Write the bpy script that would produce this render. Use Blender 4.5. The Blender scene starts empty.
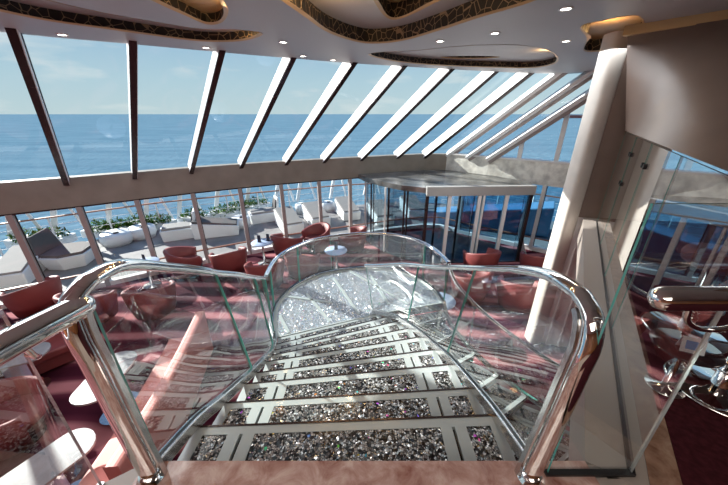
import bpy, math, random
from mathutils import Vector as V, Matrix
from mathutils.geometry import tessellate_polygon
random.seed(7)
sc = bpy.context.scene
COL = sc.collection
R = math.radians

# ------------------------------------------------------------------ camera
F = 300.0; TH = math.atan(128.5/F); CC, SS = math.cos(TH), math.sin(TH); H = 1.65
CZ = 2.71   # ceiling height
def ray(px, py):
    a = (px-364)/F; b = -(py-242.5)/F
    return a, CC+SS*b, -SS+CC*b
def atz(px, py, z):
    r = ray(px, py); t = (z-H)/r[2]
    return (r[0]*t, r[1]*t)
cd = bpy.data.cameras.new('camera'); cam = bpy.data.objects.new('camera', cd); COL.objects.link(cam)
cam.location = (0, 0, H); cam.rotation_euler = (R(90)-TH, 0, 0)
cd.sensor_width = 36; cd.lens = 36*F/728; cd.clip_start = .03; cd.clip_end = 60000
sc.camera = cam

# ------------------------------------------------------------------ materials
MATS = {}
def nodes(m):
    m.use_nodes = True
    nt = m.node_tree
    return nt, nt.nodes, nt.links
def pbr(name, col, rough=.5, metal=0., coat=0., spec=.5, noise=0., nscale=8., bump=0., bscale=40., emis=None, estr=0., c2=None):
    m = bpy.data.materials.new(name); nt, N, L = nodes(m)
    b = N['Principled BSDF']
    b.inputs['Base Color'].default_value = (*col, 1); b.inputs['Roughness'].default_value = rough
    b.inputs['Metallic'].default_value = metal; b.inputs['Coat Weight'].default_value = coat
    b.inputs['Coat Roughness'].default_value = .04
    b.inputs['Specular IOR Level'].default_value = spec
    tc = N.new('ShaderNodeTexCoord')
    if noise or c2:
        t = N.new('ShaderNodeTexNoise'); t.inputs['Scale'].default_value = nscale; t.inputs['Detail'].default_value = 6
        r = N.new('ShaderNodeValToRGB'); r.color_ramp.elements[0].position = .35; r.color_ramp.elements[1].position = .65
        a = tuple(max(0, c*(1-noise)) for c in col); d = c2 or tuple(min(1, c*(1+noise)) for c in col)
        r.color_ramp.elements[0].color = (*a, 1); r.color_ramp.elements[1].color = (*d, 1)
        L.new(tc.outputs['Object'], t.inputs['Vector']); L.new(t.outputs['Fac'], r.inputs['Fac']); L.new(r.outputs['Color'], b.inputs['Base Color'])
    if bump:
        t = N.new('ShaderNodeTexNoise'); t.inputs['Scale'].default_value = bscale; t.inputs['Detail'].default_value = 4
        bp = N.new('ShaderNodeBump'); bp.inputs['Strength'].default_value = bump; bp.inputs['Distance'].default_value = .02
        L.new(tc.outputs['Object'], t.inputs['Vector']); L.new(t.outputs['Fac'], bp.inputs['Height']); L.new(bp.outputs['Normal'], b.inputs['Normal'])
    if emis:
        b.inputs['Emission Color'].default_value = (*emis, 1); b.inputs['Emission Strength'].default_value = estr
    MATS[name] = m; return m
def glass(name, tint, refl=1.0, ior=.08, rough=0.0):
    """thin architectural pane: clear transmission mixed with a Fresnel mirror"""
    m = bpy.data.materials.new(name); nt, N, L = nodes(m)
    N.remove(N['Principled BSDF']); out = N['Material Output']
    tr = N.new('ShaderNodeBsdfTransparent'); tr.inputs['Color'].default_value = (*tint, 1)
    gl = N.new('ShaderNodeBsdfGlossy'); gl.inputs['Roughness'].default_value = rough; gl.inputs['Color'].default_value = (refl, refl, refl, 1)
    ge = N.new('ShaderNodeNewGeometry'); dt = N.new('ShaderNodeVectorMath'); dt.operation = 'DOT_PRODUCT'
    L.new(ge.outputs['Normal'], dt.inputs[0]); L.new(ge.outputs['Incoming'], dt.inputs[1])
    def mth(op, a, b=None):
        q = N.new('ShaderNodeMath'); q.operation = op; q.use_clamp = False
        if hasattr(a, 'links'): L.new(a, q.inputs[0])
        else: q.inputs[0].default_value = a
        if b is not None:
            if hasattr(b, 'links'): L.new(b, q.inputs[1])
            else: q.inputs[1].default_value = b
        return q.outputs[0]
    ab = mth('ABSOLUTE', dt.outputs['Value']); f5 = mth('POWER', mth('SUBTRACT', 1.0, ab), 5.0)
    f0 = ior
    fac = mth('ADD', mth('MULTIPLY', f5, 1-f0), f0)
    mx = N.new('ShaderNodeMixShader')
    L.new(fac, mx.inputs[0]); L.new(tr.outputs[0], mx.inputs[1]); L.new(gl.outputs[0], mx.inputs[2]); L.new(mx.outputs[0], out.inputs[0])
    MATS[name] = m; return m

header_m = pbr('header_grey', (.38, .38, .37), .3)
roof_m = pbr('roof_metal', (.25, .25, .24), .25, .6, noise=.5, nscale=2)
chrome = pbr('chrome', (.86, .85, .84), .04, 1)
steel = pbr('brushed_steel', (.62, .62, .62), .22, 1)
frame_m = pbr('stair_frame_metal', (.42, .475, .475), .38, .15, coat=.3)
white = pbr('white_paint', (.8, .8, .79), .45)
mull_m = pbr('mullion_white', (.86, .86, .86), .4)
post_m = pbr('window_post_grey', (.34, .30, .29), .4)
beam_m = pbr('bulkhead_panel', (.25, .225, .19), .5, noise=.1, nscale=2)
wing_m = pbr('bulkhead_sunlit_panel', (.72, .72, .66), .45, noise=.25, nscale=4)  # lighter, mottled copy of the bulkhead colour with sunlight painted in
ceil_m = pbr('ceiling_grey', (.44, .41, .40), .45)
border_m = pbr('ceiling_step_grey', (.40, .375, .365), .45)
gold_m = pbr('cove_gold', (.55, .36, .17), .4, .2)
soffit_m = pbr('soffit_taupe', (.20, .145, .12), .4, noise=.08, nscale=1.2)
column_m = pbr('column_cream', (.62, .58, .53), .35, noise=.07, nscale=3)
ledge_m = pbr('ledge_taupe', (.33, .29, .26), .3)
black_m = pbr('black_gasket', (.012, .012, .013), .35)
dark_m = pbr('dark_bronze', (.06, .045, .045), .25, .6)
green_m = pbr('glass_edge_green', (.10, .42, .36), .15, coat=1)
edge_m = pbr('glass_edge_silver', (.55, .58, .58), .15, .6)
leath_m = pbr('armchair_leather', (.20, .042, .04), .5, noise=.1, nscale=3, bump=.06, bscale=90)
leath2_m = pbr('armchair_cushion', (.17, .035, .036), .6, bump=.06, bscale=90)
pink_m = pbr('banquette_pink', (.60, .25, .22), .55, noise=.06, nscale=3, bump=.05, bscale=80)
plast_m = pbr('outdoor_white', (.78, .80, .80), .4)
cush_m = pbr('outdoor_grey_cushion', (.085, .083, .083), .8, bump=.2, bscale=60)
cush2_m = pbr('outdoor_light_cushion', (.25, .245, .235), .8, bump=.2, bscale=60)
deck_m = pbr('deck_grey', (.21, .205, .205), .7, noise=.1, nscale=3)
leaf_m = pbr('leaf', (.05, .13, .015), .9, spec=.05, noise=.5, nscale=5)
capr_m = pbr('rail_cap_wood', (.28, .13, .08), .4)
navy_m = pbr('navy_napkin', (.008, .012, .035), .5)
bluep_m = pbr('pale_blue_lacquer', (.42, .52, .72), .25)
blued_m = pbr('blue_screen', (.16, .34, .52), .3)
card_m = pbr('card_white', (.75, .78, .82), .5)
cardb_m = pbr('card_blue', (.12, .35, .70), .5)
wood_m = pbr('bar_wood', (.34, .12, .035), .4, noise=.4, nscale=3, coat=.3)
tabled_m = pbr('smoked_table', (.03, .02, .025), .08, coat=1)
glass_m = glass('clear_glass', (.94, .97, .96), 1.0, .20)
glassw_m = glass('window_glass', (.92, .96, .97), .8, .04)
glassb_m = glass('blue_window_glass', (.34, .56, .70), .9, .06)
glassd_m = glass('door_glass', (.50, .62, .68), 1.0, .1)
lamp_m = pbr('lamp_lens', (1, 1, 1), .4, emis=(1, .93, .82), estr=9)

def marble(name, a, b, c, scale=3, rough=.12, coat=.6):
    m = pbr(name, a, rough, coat=coat); nt, N, L = nodes(m); bs = N['Principled BSDF']
    tc = N.new('ShaderNodeTexCoord'); t = N.new('ShaderNodeTexNoise'); t.inputs['Scale'].default_value = scale
    t.inputs['Detail'].default_value = 9; t.inputs['Roughness'].default_value = .65; t.inputs['Distortion'].default_value = .5
    r = N.new('ShaderNodeValToRGB'); e = r.color_ramp.elements
    e[0].position = .32; e[0].color = (*a, 1); e[1].position = .68; e[1].color = (*c, 1)
    k = e.new(.5); k.color = (*b, 1)
    L.new(tc.outputs['Object'], t.inputs['Vector']); L.new(t.outputs['Fac'], r.inputs['Fac']); L.new(r.outputs['Color'], bs.inputs['Base Color'])
    return m
marble_m = marble('landing_marble', (.26, .11, .085), (.46, .29, .25), (.66, .52, .47), 7)
marbleb_m = marble('border_marble', (.16, .085, .055), (.27, .16, .11), (.36, .25, .18), 9)
tablem_m = marble('pale_table_marble', (.24, .235, .245), (.29, .285, .295), (.34, .335, .345), 4, .25, .2)

def carpet(name, cols, sc_=.5, dist=2.5):
    m = pbr(name, cols[0], .95, spec=.1); nt, N, L = nodes(m); bs = N['Principled BSDF']
    tc = N.new('ShaderNodeTexCoord'); w = N.new('ShaderNodeTexWave'); w.wave_type = 'RINGS'
    w.inputs['Scale'].default_value = sc_; w.inputs['Distortion'].default_value = dist; w.inputs['Detail'].default_value = 1.0; w.inputs['Detail Scale'].default_value = .8
    r = N.new('ShaderNodeValToRGB'); e = r.color_ramp.elements
    e[0].position = .2; e[0].color = (*cols[0], 1); e[1].position = .92; e[1].color = (*cols[2], 1); k = e.new(.62); k.color = (*cols[1], 1)
    L.new(tc.outputs['Object'], w.inputs['Vector']); L.new(w.outputs['Fac'], r.inputs['Fac']); L.new(r.outputs['Color'], bs.inputs['Base Color'])
    return m
carpet_m = carpet('lounge_carpet', ((.05, .008, .018), (.10, .02, .035), (.40, .16, .17)))
carpetu_m = pbr('upper_carpet', (.045, .008, .012), .95, spec=.1, noise=.3, nscale=30)

def crystal(name, dark, light, scale, coat=1., mid=.45):
    """loose cut crystals under a glass tread: one cell per stone, each tilted its own way"""
    m = pbr(name, light, .16, coat=coat); nt, N, L = nodes(m); bs = N['Principled BSDF']
    tc = N.new('ShaderNodeTexCoord')
    v = N.new('ShaderNodeTexVoronoi'); v.inputs['Scale'].default_value = scale
    L.new(tc.outputs['Object'], v.inputs['Vector'])
    sep = N.new('ShaderNodeSeparateColor'); L.new(v.outputs['Color'], sep.inputs[0])
    r = N.new('ShaderNodeValToRGB'); e = r.color_ramp.elements
    e[0].position = .25; e[0].color = (*dark, 1); e[1].position = .97; e[1].color = (1, 1, 1, 1)
    k = e.new(.48); k.color = (*[c*mid for c in light], 1); k = e.new(.68); k.color = (*light, 1)
    L.new(sep.outputs[0], r.inputs['Fac'])
    # dark gaps between stones
    v2 = N.new('ShaderNodeTexVoronoi'); v2.feature = 'DISTANCE_TO_EDGE'; v2.inputs['Scale'].default_value = scale
    L.new(tc.outputs['Object'], v2.inputs['Vector'])
    mr = N.new('ShaderNodeMapRange'); mr.inputs[1].default_value = .01; mr.inputs[2].default_value = .16; L.new(v2.outputs['Distance'], mr.inputs[0])
    mx = N.new('ShaderNodeMix'); mx.data_type = 'RGBA'; mx.blend_type = 'MULTIPLY'; mx.inputs[0].default_value = 1
    L.new(r.outputs['Color'], mx.inputs[6]); L.new(mr.outputs[0], mx.inputs[7])
    # rare stones given a pure hue, painted glints of split light
    hs = N.new('ShaderNodeCombineColor'); hs.mode = 'HSV'; hs.inputs[1].default_value = .85; hs.inputs[2].default_value = 1
    L.new(sep.outputs[1], hs.inputs[0])
    th = N.new('ShaderNodeMath'); th.operation = 'GREATER_THAN'; th.inputs[1].default_value = .994; L.new(sep.outputs[2], th.inputs[0])
    m2 = N.new('ShaderNodeMix'); m2.data_type = 'RGBA'
    L.new(th.outputs[0], m2.inputs[0]); L.new(mx.outputs[2], m2.inputs[6]); L.new(hs.outputs[0], m2.inputs[7])
    L.new(m2.outputs[2], bs.inputs['Base Color'])
    # facet tilt
    geo = N.new('ShaderNodeNewGeometry'); vm = N.new('ShaderNodeVectorMath'); vm.operation = 'SUBTRACT'; vm.inputs[1].default_value = (.5, .5, .5)
    L.new(v.outputs['Color'], vm.inputs[0])
    vs = N.new('ShaderNodeVectorMath'); vs.operation = 'SCALE'; vs.inputs[3].default_value = 1.1; L.new(vm.outputs[0], vs.inputs[0])
    va = N.new('ShaderNodeVectorMath'); va.operation = 'ADD'; L.new(geo.outputs['Normal'], va.inputs[0]); L.new(vs.outputs[0], va.inputs[1])
    vn = N.new('ShaderNodeVectorMath'); vn.operation = 'NORMALIZE'; L.new(va.outputs[0], vn.inputs[0]); L.new(vn.outputs[0], bs.inputs['Normal'])
    bs.inputs['Metallic'].default_value = .35
    return m
cryst_m = crystal('tread_crystals', (.012, .014, .012), (.72, .74, .72), 70)
crystl_m = crystal('landing_crystals', (.45, .54, .64), (.88, .96, 1.0), 85, 1., .75)  # lighter, bluer stones: sky reflection and sunlight put into the colour

def lattice():
    m = pbr('cove_lattice', (.01, .01, .01), .6); nt, N, L = nodes(m); bs = N['Principled BSDF']
    tc = N.new('ShaderNodeTexCoord'); v = N.new('ShaderNodeTexVoronoi'); v.feature = 'DISTANCE_TO_EDGE'; v.inputs['Scale'].default_value = 9
    r = N.new('ShaderNodeValToRGB'); r.color_ramp.interpolation = 'CONSTANT'; e = r.color_ramp.elements
    e[0].position = 0; e[0].color = (.24, .17, .11, 1); e[1].position = .035; e[1].color = (.006, .005, .005, 1)
    L.new(tc.outputs['Object'], v.inputs['Vector']); L.new(v.outputs['Distance'], r.inputs['Fac']); L.new(r.outputs['Color'], bs.inputs['Base Color'])
    return m
latt_m = lattice()

def sea():
    m = pbr('sea_water', (.035, .085, .15), .3); nt, N, L = nodes(m); bs = N['Principled BSDF']
    bs.inputs['Roughness'].default_value = .9
    tc = N.new('ShaderNodeTexCoord'); mp = N.new('ShaderNodeMapping'); mp.inputs['Scale'].default_value = (.02, .07, .1)
    t = N.new('ShaderNodeTexNoise'); t.inputs['Scale'].default_value = 1; t.inputs['Detail'].default_value = 8
    r = N.new('ShaderNodeValToRGB'); e = r.color_ramp.elements; e[0].position = .3; e[0].color = (.10, .19, .26, 1); e[1].position = .7; e[1].color = (.145, .25, .32, 1)
    t2 = N.new('ShaderNodeTexNoise'); t2.inputs['Scale'].default_value = .35; t2.inputs['Detail'].default_value = 6
    bp = N.new('ShaderNodeBump'); bp.inputs['Strength'].default_value = .6; bp.inputs['Distance'].default_value = 1.2
    L.new(tc.outputs['Object'], mp.inputs[0]); L.new(mp.outputs[0], t.inputs['Vector']); L.new(t.outputs['Fac'], r.inputs['Fac']); L.new(r.outputs['Color'], bs.inputs['Base Color'])
    L.new(tc.outputs['Object'], t2.inputs['Vector']); L.new(t2.outputs['Fac'], bp.inputs['Height']); L.new(bp.outputs['Normal'], bs.inputs['Normal'])
    bs.inputs['Specular IOR Level'].default_value = 0
    return m
sea_m = sea()

# ------------------------------------------------------------------ mesh helpers
class MB:
    def __init__(s): s.v = []; s.f = []; s.mi = []; s.sm = []
    def add(s, vs, fs, mi=0, smooth=False):
        o = len(s.v); s.v += [tuple(p) for p in vs]
        for f in fs: s.f.append(tuple(i+o for i in f)); s.mi.append(mi); s.sm.append(smooth)
        return s
    def box(s, x0, x1, y0, y1, z0, z1, mi=0):
        return s.hexa([(x0,y0,z0),(x1,y0,z0),(x1,y1,z0),(x0,y1,z0)], [(x0,y0,z1),(x1,y0,z1),(x1,y1,z1),(x0,y1,z1)], mi)
    def hexa(s, b, t, mi=0):
        return s.add(list(b)+list(t), [(3,2,1,0),(4,5,6,7),(0,1,5,4),(1,2,6,5),(2,3,7,6),(3,0,4,7)], mi)
    def prism(s, poly, z0, z1, mi=0, smooth=False):
        n = len(poly); vs = [(p[0],p[1],z0) for p in poly]+[(p[0],p[1],z1) for p in poly]
        fs = [tuple(range(n))[::-1], tuple(range(n, 2*n))]
        s.add(vs, fs, mi)
        return s.add(vs, [(i,(i+1)%n,n+(i+1)%n,n+i) for i in range(n)], mi, smooth)
    def sweep(s, path, w, h, side=None, n=16, mi=0, cap=True, square=False, rounded=False):
        P = [V(p) for p in path]; rings = []
        t0 = (P[1]-P[0]).normalized()
        sd = V(side) if side else t0.cross(V((0,0,1)))
        if sd.length < 1e-4: sd = V((1,0,0))
        for i, p in enumerate(P):
            t = ((P[min(i+1,len(P)-1)]-P[max(i-1,0)])).normalized()
            sd = (sd - t*sd.dot(t)).normalized(); up = sd.cross(t).normalized()
            ww, hh = (w[i] if isinstance(w, (list,tuple)) else w), (h[i] if isinstance(h, (list,tuple)) else h)
            if square: cs = [(-.5,-.5),(.5,-.5),(.5,.5),(-.5,.5)]
            else: cs = [(.5*math.cos(2*math.pi*k/n), .5*math.sin(2*math.pi*k/n)) for k in range(n)]
            rings.append([p+sd*a*ww+up*b*hh for a,b in cs])
        if rounded:   # domed ends
            for end in (0,-1):
                t = (P[0]-P[1] if end==0 else P[-1]-P[-2]).normalized(); base = rings[end]; c = P[end]
                for a in (35,65,85):
                    rg = [c+(q-c)*math.cos(R(a))+t*(min(w,h)*.5*math.sin(R(a))) for q in base]
                    if end==0: rings.insert(0, rg)
                    else: rings.append(rg)
        m = len(rings[0]); vs = [q for r in rings for q in r]
        fs = [(i*m+k, i*m+(k+1)%m, (i+1)*m+(k+1)%m, (i+1)*m+k) for i in range(len(rings)-1) for k in range(m)]
        s.add(vs, fs, mi, not square)
        if cap: s.add(rings[0], [tuple(range(m))[::-1]], mi); s.add(rings[-1], [tuple(range(m))], mi)
        return s
    def lathe(s, prof, c=(0,0,0), n=32, mi=0):
        vs = []; k = len(prof)
        for i in range(n):
            a = 2*math.pi*i/n
            vs += [(c[0]+r*math.cos(a), c[1]+r*math.sin(a), c[2]+z) for r, z in prof]
        fs = [(i*k+j, ((i+1)%n)*k+j, ((i+1)%n)*k+j+1, i*k+j+1) for i in range(n) for j in range(k-1)]
        return s.add(vs, fs, mi, True)
    def build(s, name, mats, parent=None, bevel=0, seg=2):
        me = bpy.data.meshes.new(name); me.from_pydata(s.v, [], s.f); me.validate()
        if not isinstance(mats, (list, tuple)): mats = [mats]
        for m in mats: me.materials.append(m)
        if len(me.polygons) == len(s.f):
            for p, mi, sm in zip(me.polygons, s.mi, s.sm): p.material_index = mi; p.use_smooth = sm
        me.update()
        o = bpy.data.objects.new(name, me); COL.objects.link(o)
        if parent: o.parent = parent
        if bevel:
            b = o.modifiers.new('bevel', 'BEVEL'); b.width = bevel; b.segments = seg; b.limit_method = 'ANGLE'; b.angle_limit = R(40)
        return o
def empty(name, loc=(0,0,0), rz=0):
    o = bpy.data.objects.new(name, None); COL.objects.link(o); o.location = loc; o.rotation_euler = (0,0,rz); o.empty_display_size = .1
    return o
def tag(o, label, cat, group=None):
    o['label'] = label; o['category'] = cat
    if group: o['group'] = group
    return o
def struct(o): o['kind'] = 'structure'; return o
def lab(o, l): o['label'] = l; return o
def dup(root, loc, rz, label=None, group=None):
    r = root.copy(); COL.objects.link(r); r.location = loc; r.rotation_euler = (0,0,rz)
    if label: r['label'] = label
    if group: r['group'] = group
    for ch in list(root.children):
        c = ch.copy(); COL.objects.link(c); c.parent = r
        for g in list(ch.children):
            d = g.copy(); COL.objects.link(d); d.parent = c
    return r
def smooth(pts, n=6, closed=False):
    P = [V(p) for p in pts]; out = []; m = len(P)
    rng = range(m) if closed else range(m-1)
    for i in rng:
        if closed: a, b, c, d = P[(i-1)%m], P[i], P[(i+1)%m], P[(i+2)%m]
        else: a, b, c, d = P[max(i-1,0)], P[i], P[i+1], P[min(i+2,m-1)]
        for k in range(n):
            t = k/n
            out.append(.5*((2*b)+(c-a)*t+(2*a-5*b+4*c-d)*t*t+(-a+3*b-3*c+d)*t**3))
    if not closed: out.append(P[-1])
    return out
def lerp(a, b, t): return tuple(x+(y-x)*t for x, y in zip(a, b))
def along(poly, t):   # point at 0..1 of a polyline by index
    k = t*(len(poly)-1); i = min(int(k), len(poly)-2); return V(lerp(poly[i], poly[i+1], k-i))
def holed(outer, holes, z):
    loops = [[V((p[0],p[1],z)) for p in outer]]+[[V((p[0],p[1],z)) for p in h] for h in holes]
    tris = tessellate_polygon(loops); vs = [p for l in loops for p in l]
    return vs, tris

# ================================================================== STAIRCASE
RISE = .15
NL = [(-1.06,.965),(-1.05,1.27),(-1.02,1.56),(-1.01,1.86),(-1.02,2.12),(-1.03,2.41),(-1.06,2.66),(-1.11,2.9),(-1.18,3.17),(-1.26,3.47)]
NR = [(.86,.965),(.86,1.35),(.84,1.69),(.80,2.08),(.74,2.43),(.68,2.80),(.60,3.14),(.50,3.48),(.38,3.78),(.22,4.04)]
stair = empty('staircase', (0,.965,0))
tag(stair, 'curved upper flight of crystal filled glass steps leading down from the marble landing', 'staircase')
off = V((0,.965,0))
def tread(a0, b0, a1, b1, z, parent, th=.15, panels=((.035,.115),(.20,.80),(.885,.965)), back=.03, vf=.84):
    """a0,b0 = back left/right, a1,b1 = front edge left/right"""
    a0, b0, a1, b1 = [V((p[0],p[1],0)) for p in (a0,b0,a1,b1)]
    da = (a1-a0).normalized()*back; a0 = a0-da; b0 = b0-(b1-b0).normalized()*back
    P = lambda u, v, zz: (a0.lerp(b0,u).lerp(a1.lerp(b1,u), v)+V((0,0,zz))-(off if parent is stair else V((0,0,0))))
    f = MB()
    us = [0]+[x for p in panels for x in p]+[1]
    # top frame: strips around the panels, body below
    for u0, u1 in [(us[i],us[i+1]) for i in range(0,len(us),2)]:
        if 0 < u0 and u1 < 1:
            w = (u1-u0); g = .06*w
            um = (u0+u1)/2
            f.hexa([P(u0,0,z-.03),P(um-g,0,z-.03),P(um-g,vf,z-.03),P(u0,vf,z-.03)],[P(u0,0,z),P(um-g,0,z),P(um-g,vf,z),P(u0,vf,z)])
            f.hexa([P(um+g,0,z-.03),P(u1,0,z-.03),P(u1,vf,z-.03),P(um+g,vf,z-.03)],[P(um+g,0,z),P(u1,0,z),P(u1,vf,z),P(um+g,vf,z)])
        else:
            f.hexa([P(u0,0,z-.03),P(u1,0,z-.03),P(u1,vf,z-.03),P(u0,vf,z-.03)],[P(u0,0,z),P(u1,0,z),P(u1,vf,z),P(u0,vf,z)])
    f.hexa([P(0,vf,z-.05),P(1,vf,z-.05),P(1,1,z-.05),P(0,1,z-.05)],[P(0,vf,z),P(1,vf,z),P(1,1,z),P(0,1,z)])
    t = f.build('tread', frame_m, parent)
    b = MB(); b.hexa([P(0,0,z-th),P(1,0,z-th),P(1,.96,z-th),P(0,.96,z-th)],[P(0,0,z-.03),P(1,0,z-.03),P(1,.96,z-.03),P(0,.96,z-.03)])
    b.build('riser', dark_m, t)
    for u0, u1 in panels:
        c = MB(); c.hexa([P(u0,0,z-.03),P(u1,0,z-.03),P(u1,vf,z-.03),P(u0,vf,z-.03)],[P(u0,0,z-.004),P(u1,0,z-.004),P(u1,vf,z-.004),P(u0,vf,z-.004)])
        c.build('crystal_panel', cryst_m, t)
    n = MB(); n.hexa([P(0,.985,z-.012),P(1,.985,z-.012),P(1,1.02,z-.012),P(0,1.02,z-.012)],[P(0,.985,z+.004),P(1,.985,z+.004),P(1,1.02,z+.004),P(0,1.02,z+.004)])
    n.build('nosing_shadow', dark_m, t)  # dark strip painting the shadow line along the tread's front edge
for i in range(1, 10):
    if i < 9: tread(NL[i-1], NR[i-1], NL[i], NR[i], -RISE*i, stair)
tread(NL[8], NR[8], NL[9], NR[9], -RISE*9, stair, th=.12)
# landing
LZ = -1.35
base_land = smooth([(-1.28,3.45),(-1.42,3.76),(-1.5,4.29),(-1.37,4.77),(-1.15,5.09),(-.89,5.33),(-.4,5.54),(.1,5.62),(.62,5.54),(1.06,5.2),(1.3,4.75),(1.37,4.35)], 4)
landing = empty('stair_landing', (0,4.4,LZ))
tag(landing, 'rounded half landing floored with pale crystals between the two stair flights', 'landing')
lo = V((0,4.4,LZ))
poly = [(NL[9][0]-.0,NL[9][1])]+[(p[0],p[1]) for p in base_land[1:]]+[(.24,4.04)]
lm = MB(); lm.prism([(p[0],p[1]-4.4) for p in poly][::-1], -.14, -.005); lm.build('landing_slab', steel, landing)
ins = V((-.05,4.5,0))
lc = MB(); pin = [ins+(V((p[0],p[1],0))-ins)*.955 for p in poly]
lc.prism([(p.x,p.y-4.4) for p in pin][::-1], -.004, .004); lc.build('crystal_floor', crystl_m, landing)
lr = MB(); m = len(poly)
for i in range(m):
    j = (i+1)%m; a, b, c, d = V((*poly[i],0)), V((*poly[j],0)), pin[j], pin[i]
    lr.hexa([(q.x,q.y-4.4,-.004) for q in (d,c,b,a)], [(q.x,q.y-4.4,.008) for q in (d,c,b,a)])
lr.build('border_trim', frame_m, landing)
for (a, b) in [((-1.36,3.99),(-1.12,3.57)),((-1.04,4.63),(-.53,3.83)),((-.6,5.2),(-.08,4.02)),((.12,5.35),(.42,4.30)),((-.3,5.5),(.75,4.3)),((-1.40,4.55),(-.55,4.35))]:
    s_ = MB(); s_.sweep([(a[0],a[1]-4.4,.008),(b[0],b[1]-4.4,.008)], .045, .014, square=True); s_.build('floor_strip', frame_m, landing)
# second flight
OUT = smooth([(1.37,4.35,0),(1.45,4.05,0),(1.8,3.58,0),(2.31,3.18,0),(2.9,2.85,0),(3.4,2.62,0)], 4)
INN = smooth([(.24,4.04,0),(.56,3.55,0),(.86,3.0,0),(1.2,2.5,0),(1.6,2.1,0),(2.0,1.85,0)], 4)
fl2 = empty('staircase', (0,0,0))
tag(fl2, 'lower flight of crystal steps turning right from the half landing to the lounge', 'staircase')
NS = 9; R2 = 1.45/NS
for i in range(1, NS):
    a0, a1 = along(INN, (i-1)/(NS-1)), along(INN, i/(NS-1)); b0, b1 = along(OUT, (i-1)/(NS-1)), along(OUT, i/(NS-1))
    tread(b0, a0, b1, a1, LZ-R2*i, fl2, th=R2, back=.01, panels=((.05,.2),(.28,.72),(.8,.95)))

# ------------------------------------------------------------------ balustrades
def pane(name_parent, bs, rs, th=.014, gap=.004):
    """glass pane between matching base and top points; cut edges in green"""
    bs = [V(p) for p in bs]; rs = [V(p) for p in rs]
    m = MB(); n = len(bs); A = []; B = []
    for i in range(n):
        t = (bs[min(i+1,n-1)]-bs[max(i-1,0)]); t.z = 0; s_ = t.normalized().cross(V((0,0,1)))*th*.5
        A.append((bs[i]-s_, rs[i]-s_)); B.append((bs[i]+s_, rs[i]+s_))
    m.add([q for pr_ in A for q in pr_], [(2*i,2*i+2,2*i+3,2*i+1) for i in range(n-1)], 0, True)
    m.add([A[0][0],B[0][0],B[0][1],A[0][1]], [(0,1,2,3)], 1)
    m.add([A[-1][0],B[-1][0],B[-1][1],A[-1][1]], [(0,1,2,3)], 1)
    for i in range(n-1):
        m.add([A[i][1],A[i+1][1],B[i+1][1],B[i][1]], [(0,1,2,3)], 1)
    return m.build('glass_pane', [glass_m, green_m], name_parent)
def resample(bs, rs, t0, t1, n):
    return [along(bs, t0+(t1-t0)*k/n) for k in range(n+1)], [along(rs, t0+(t1-t0)*k/n) for k in range(n+1)]
def clamp(parent, pts, w=.05, h=.075, name='base_trim', mat=None):
    o = MB(); o.sweep([V(p)+V((0,0,.02)) for p in pts], w, h, square=True); r = o.build(name, mat or steel, parent, .006)
    g = MB(); g.sweep([V(p)+V((0,0,.059)) for p in pts], .02, .006, square=True); g.build('gasket', black_m, r)
    return r
# left side of the flight, carried on round the landing
LB = [(-1.05,.93,.0),(-1.04,1.27,-.12),(-1.02,1.56,-.27),(-1.01,1.86,-.42),(-1.02,2.12,-.57),(-1.03,2.41,-.72),(-1.06,2.66,-.87),(-1.12,2.92,-1.02),(-1.2,3.2,-1.17),(-1.3,3.48,-1.3)]
LR = [(-1.11,.99,1.0),(-1.13,1.25,.98),(-1.17,1.6,.80),(-1.19,1.9,.62),(-1.21,2.2,.43),(-1.22,2.5,.25),(-1.24,2.78,.07),(-1.26,3.02,-.08),(-1.28,3.25,-.22),(-1.32,3.48,-.36)]
land_b = [(p[0],p[1],LZ+.0) for p in smooth([(-1.3,3.48),(-1.43,3.76),(-1.5,4.29),(-1.37,4.77),(-1.15,5.09),(-.89,5.33),(-.4,5.54),(.1,5.62),(.62,5.54),(1.06,5.2),(1.3,4.75),(1.37,4.35)], 4)]
bal = empty('glass_balustrade', (-1.05,.93,0))
tag(bal, 'glass balustrade with chrome handrail left of the steps and round the half landing', 'balustrade')
def local(parent):   # children are built in world space then offset
    for c in parent.children: c.location = c.location - parent.location
LBs, LRs = smooth(LB, 3), smooth(LR, 3)
for t0, t1 in ((.02,.42),(.425,.77),(.775,1.0)):
    b, r = resample(LBs, LRs, t0, t1, 8); pane(bal, b, r)
land_r = [(p[0]*.985+.0,(p[1]-4.5)*.985+4.5,-.56) for p in land_b]
land_r[0] = (-1.32,3.5,-.37); land_r[1] = (-1.36,3.58,-.42); land_r[2] = (-1.4,3.68,-.47); land_r[3] = (-1.42,3.76,-.52)
for t0, t1 in ((0.,.16),(.165,.33),(.335,.5),(.505,.67),(.675,.84),(.845,1.0)):
    b, r = resample(land_b, land_r, t0, t1, 6); pane(bal, b, r)
newel = smooth([(-1.045,.90,.0),(-1.075,.91,.35),(-1.105,.925,.70),(-1.125,.935,.86),(-1.135,.965,.97),(-1.12,1.05,1.03)], 5)
nm = MB(); nm.sweep(newel[:-2], .085, .062, side=(1,0,0), n=20); nw = nm.build('newel_post', chrome, bal)
fl = MB(); fl.lathe([(.0,.0),(.06,.0),(.06,.012),(.045,.02),(.045,.05),(.0,.05)], (-1.045,.90,0)); fl.build('post_collar', chrome, nw)
ch = MB(); ch.sweep([V(p)+V((.055,.02,0)) for p in newel[:-5]], .014, .026, side=(1,0,0), square=True); ch.build('glass_channel', steel, bal)
hr = MB(); hp = newel[-3:-1]+smooth([(-1.12,1.05,1.03),(-1.13,1.25,1.0)]+LR[2:]+[(-1.42,3.78,-.52)]+[(p[0],p[1],-.55) for p in land_r[6::3]]+[(1.36,4.3,-.55)], 5)
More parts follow.
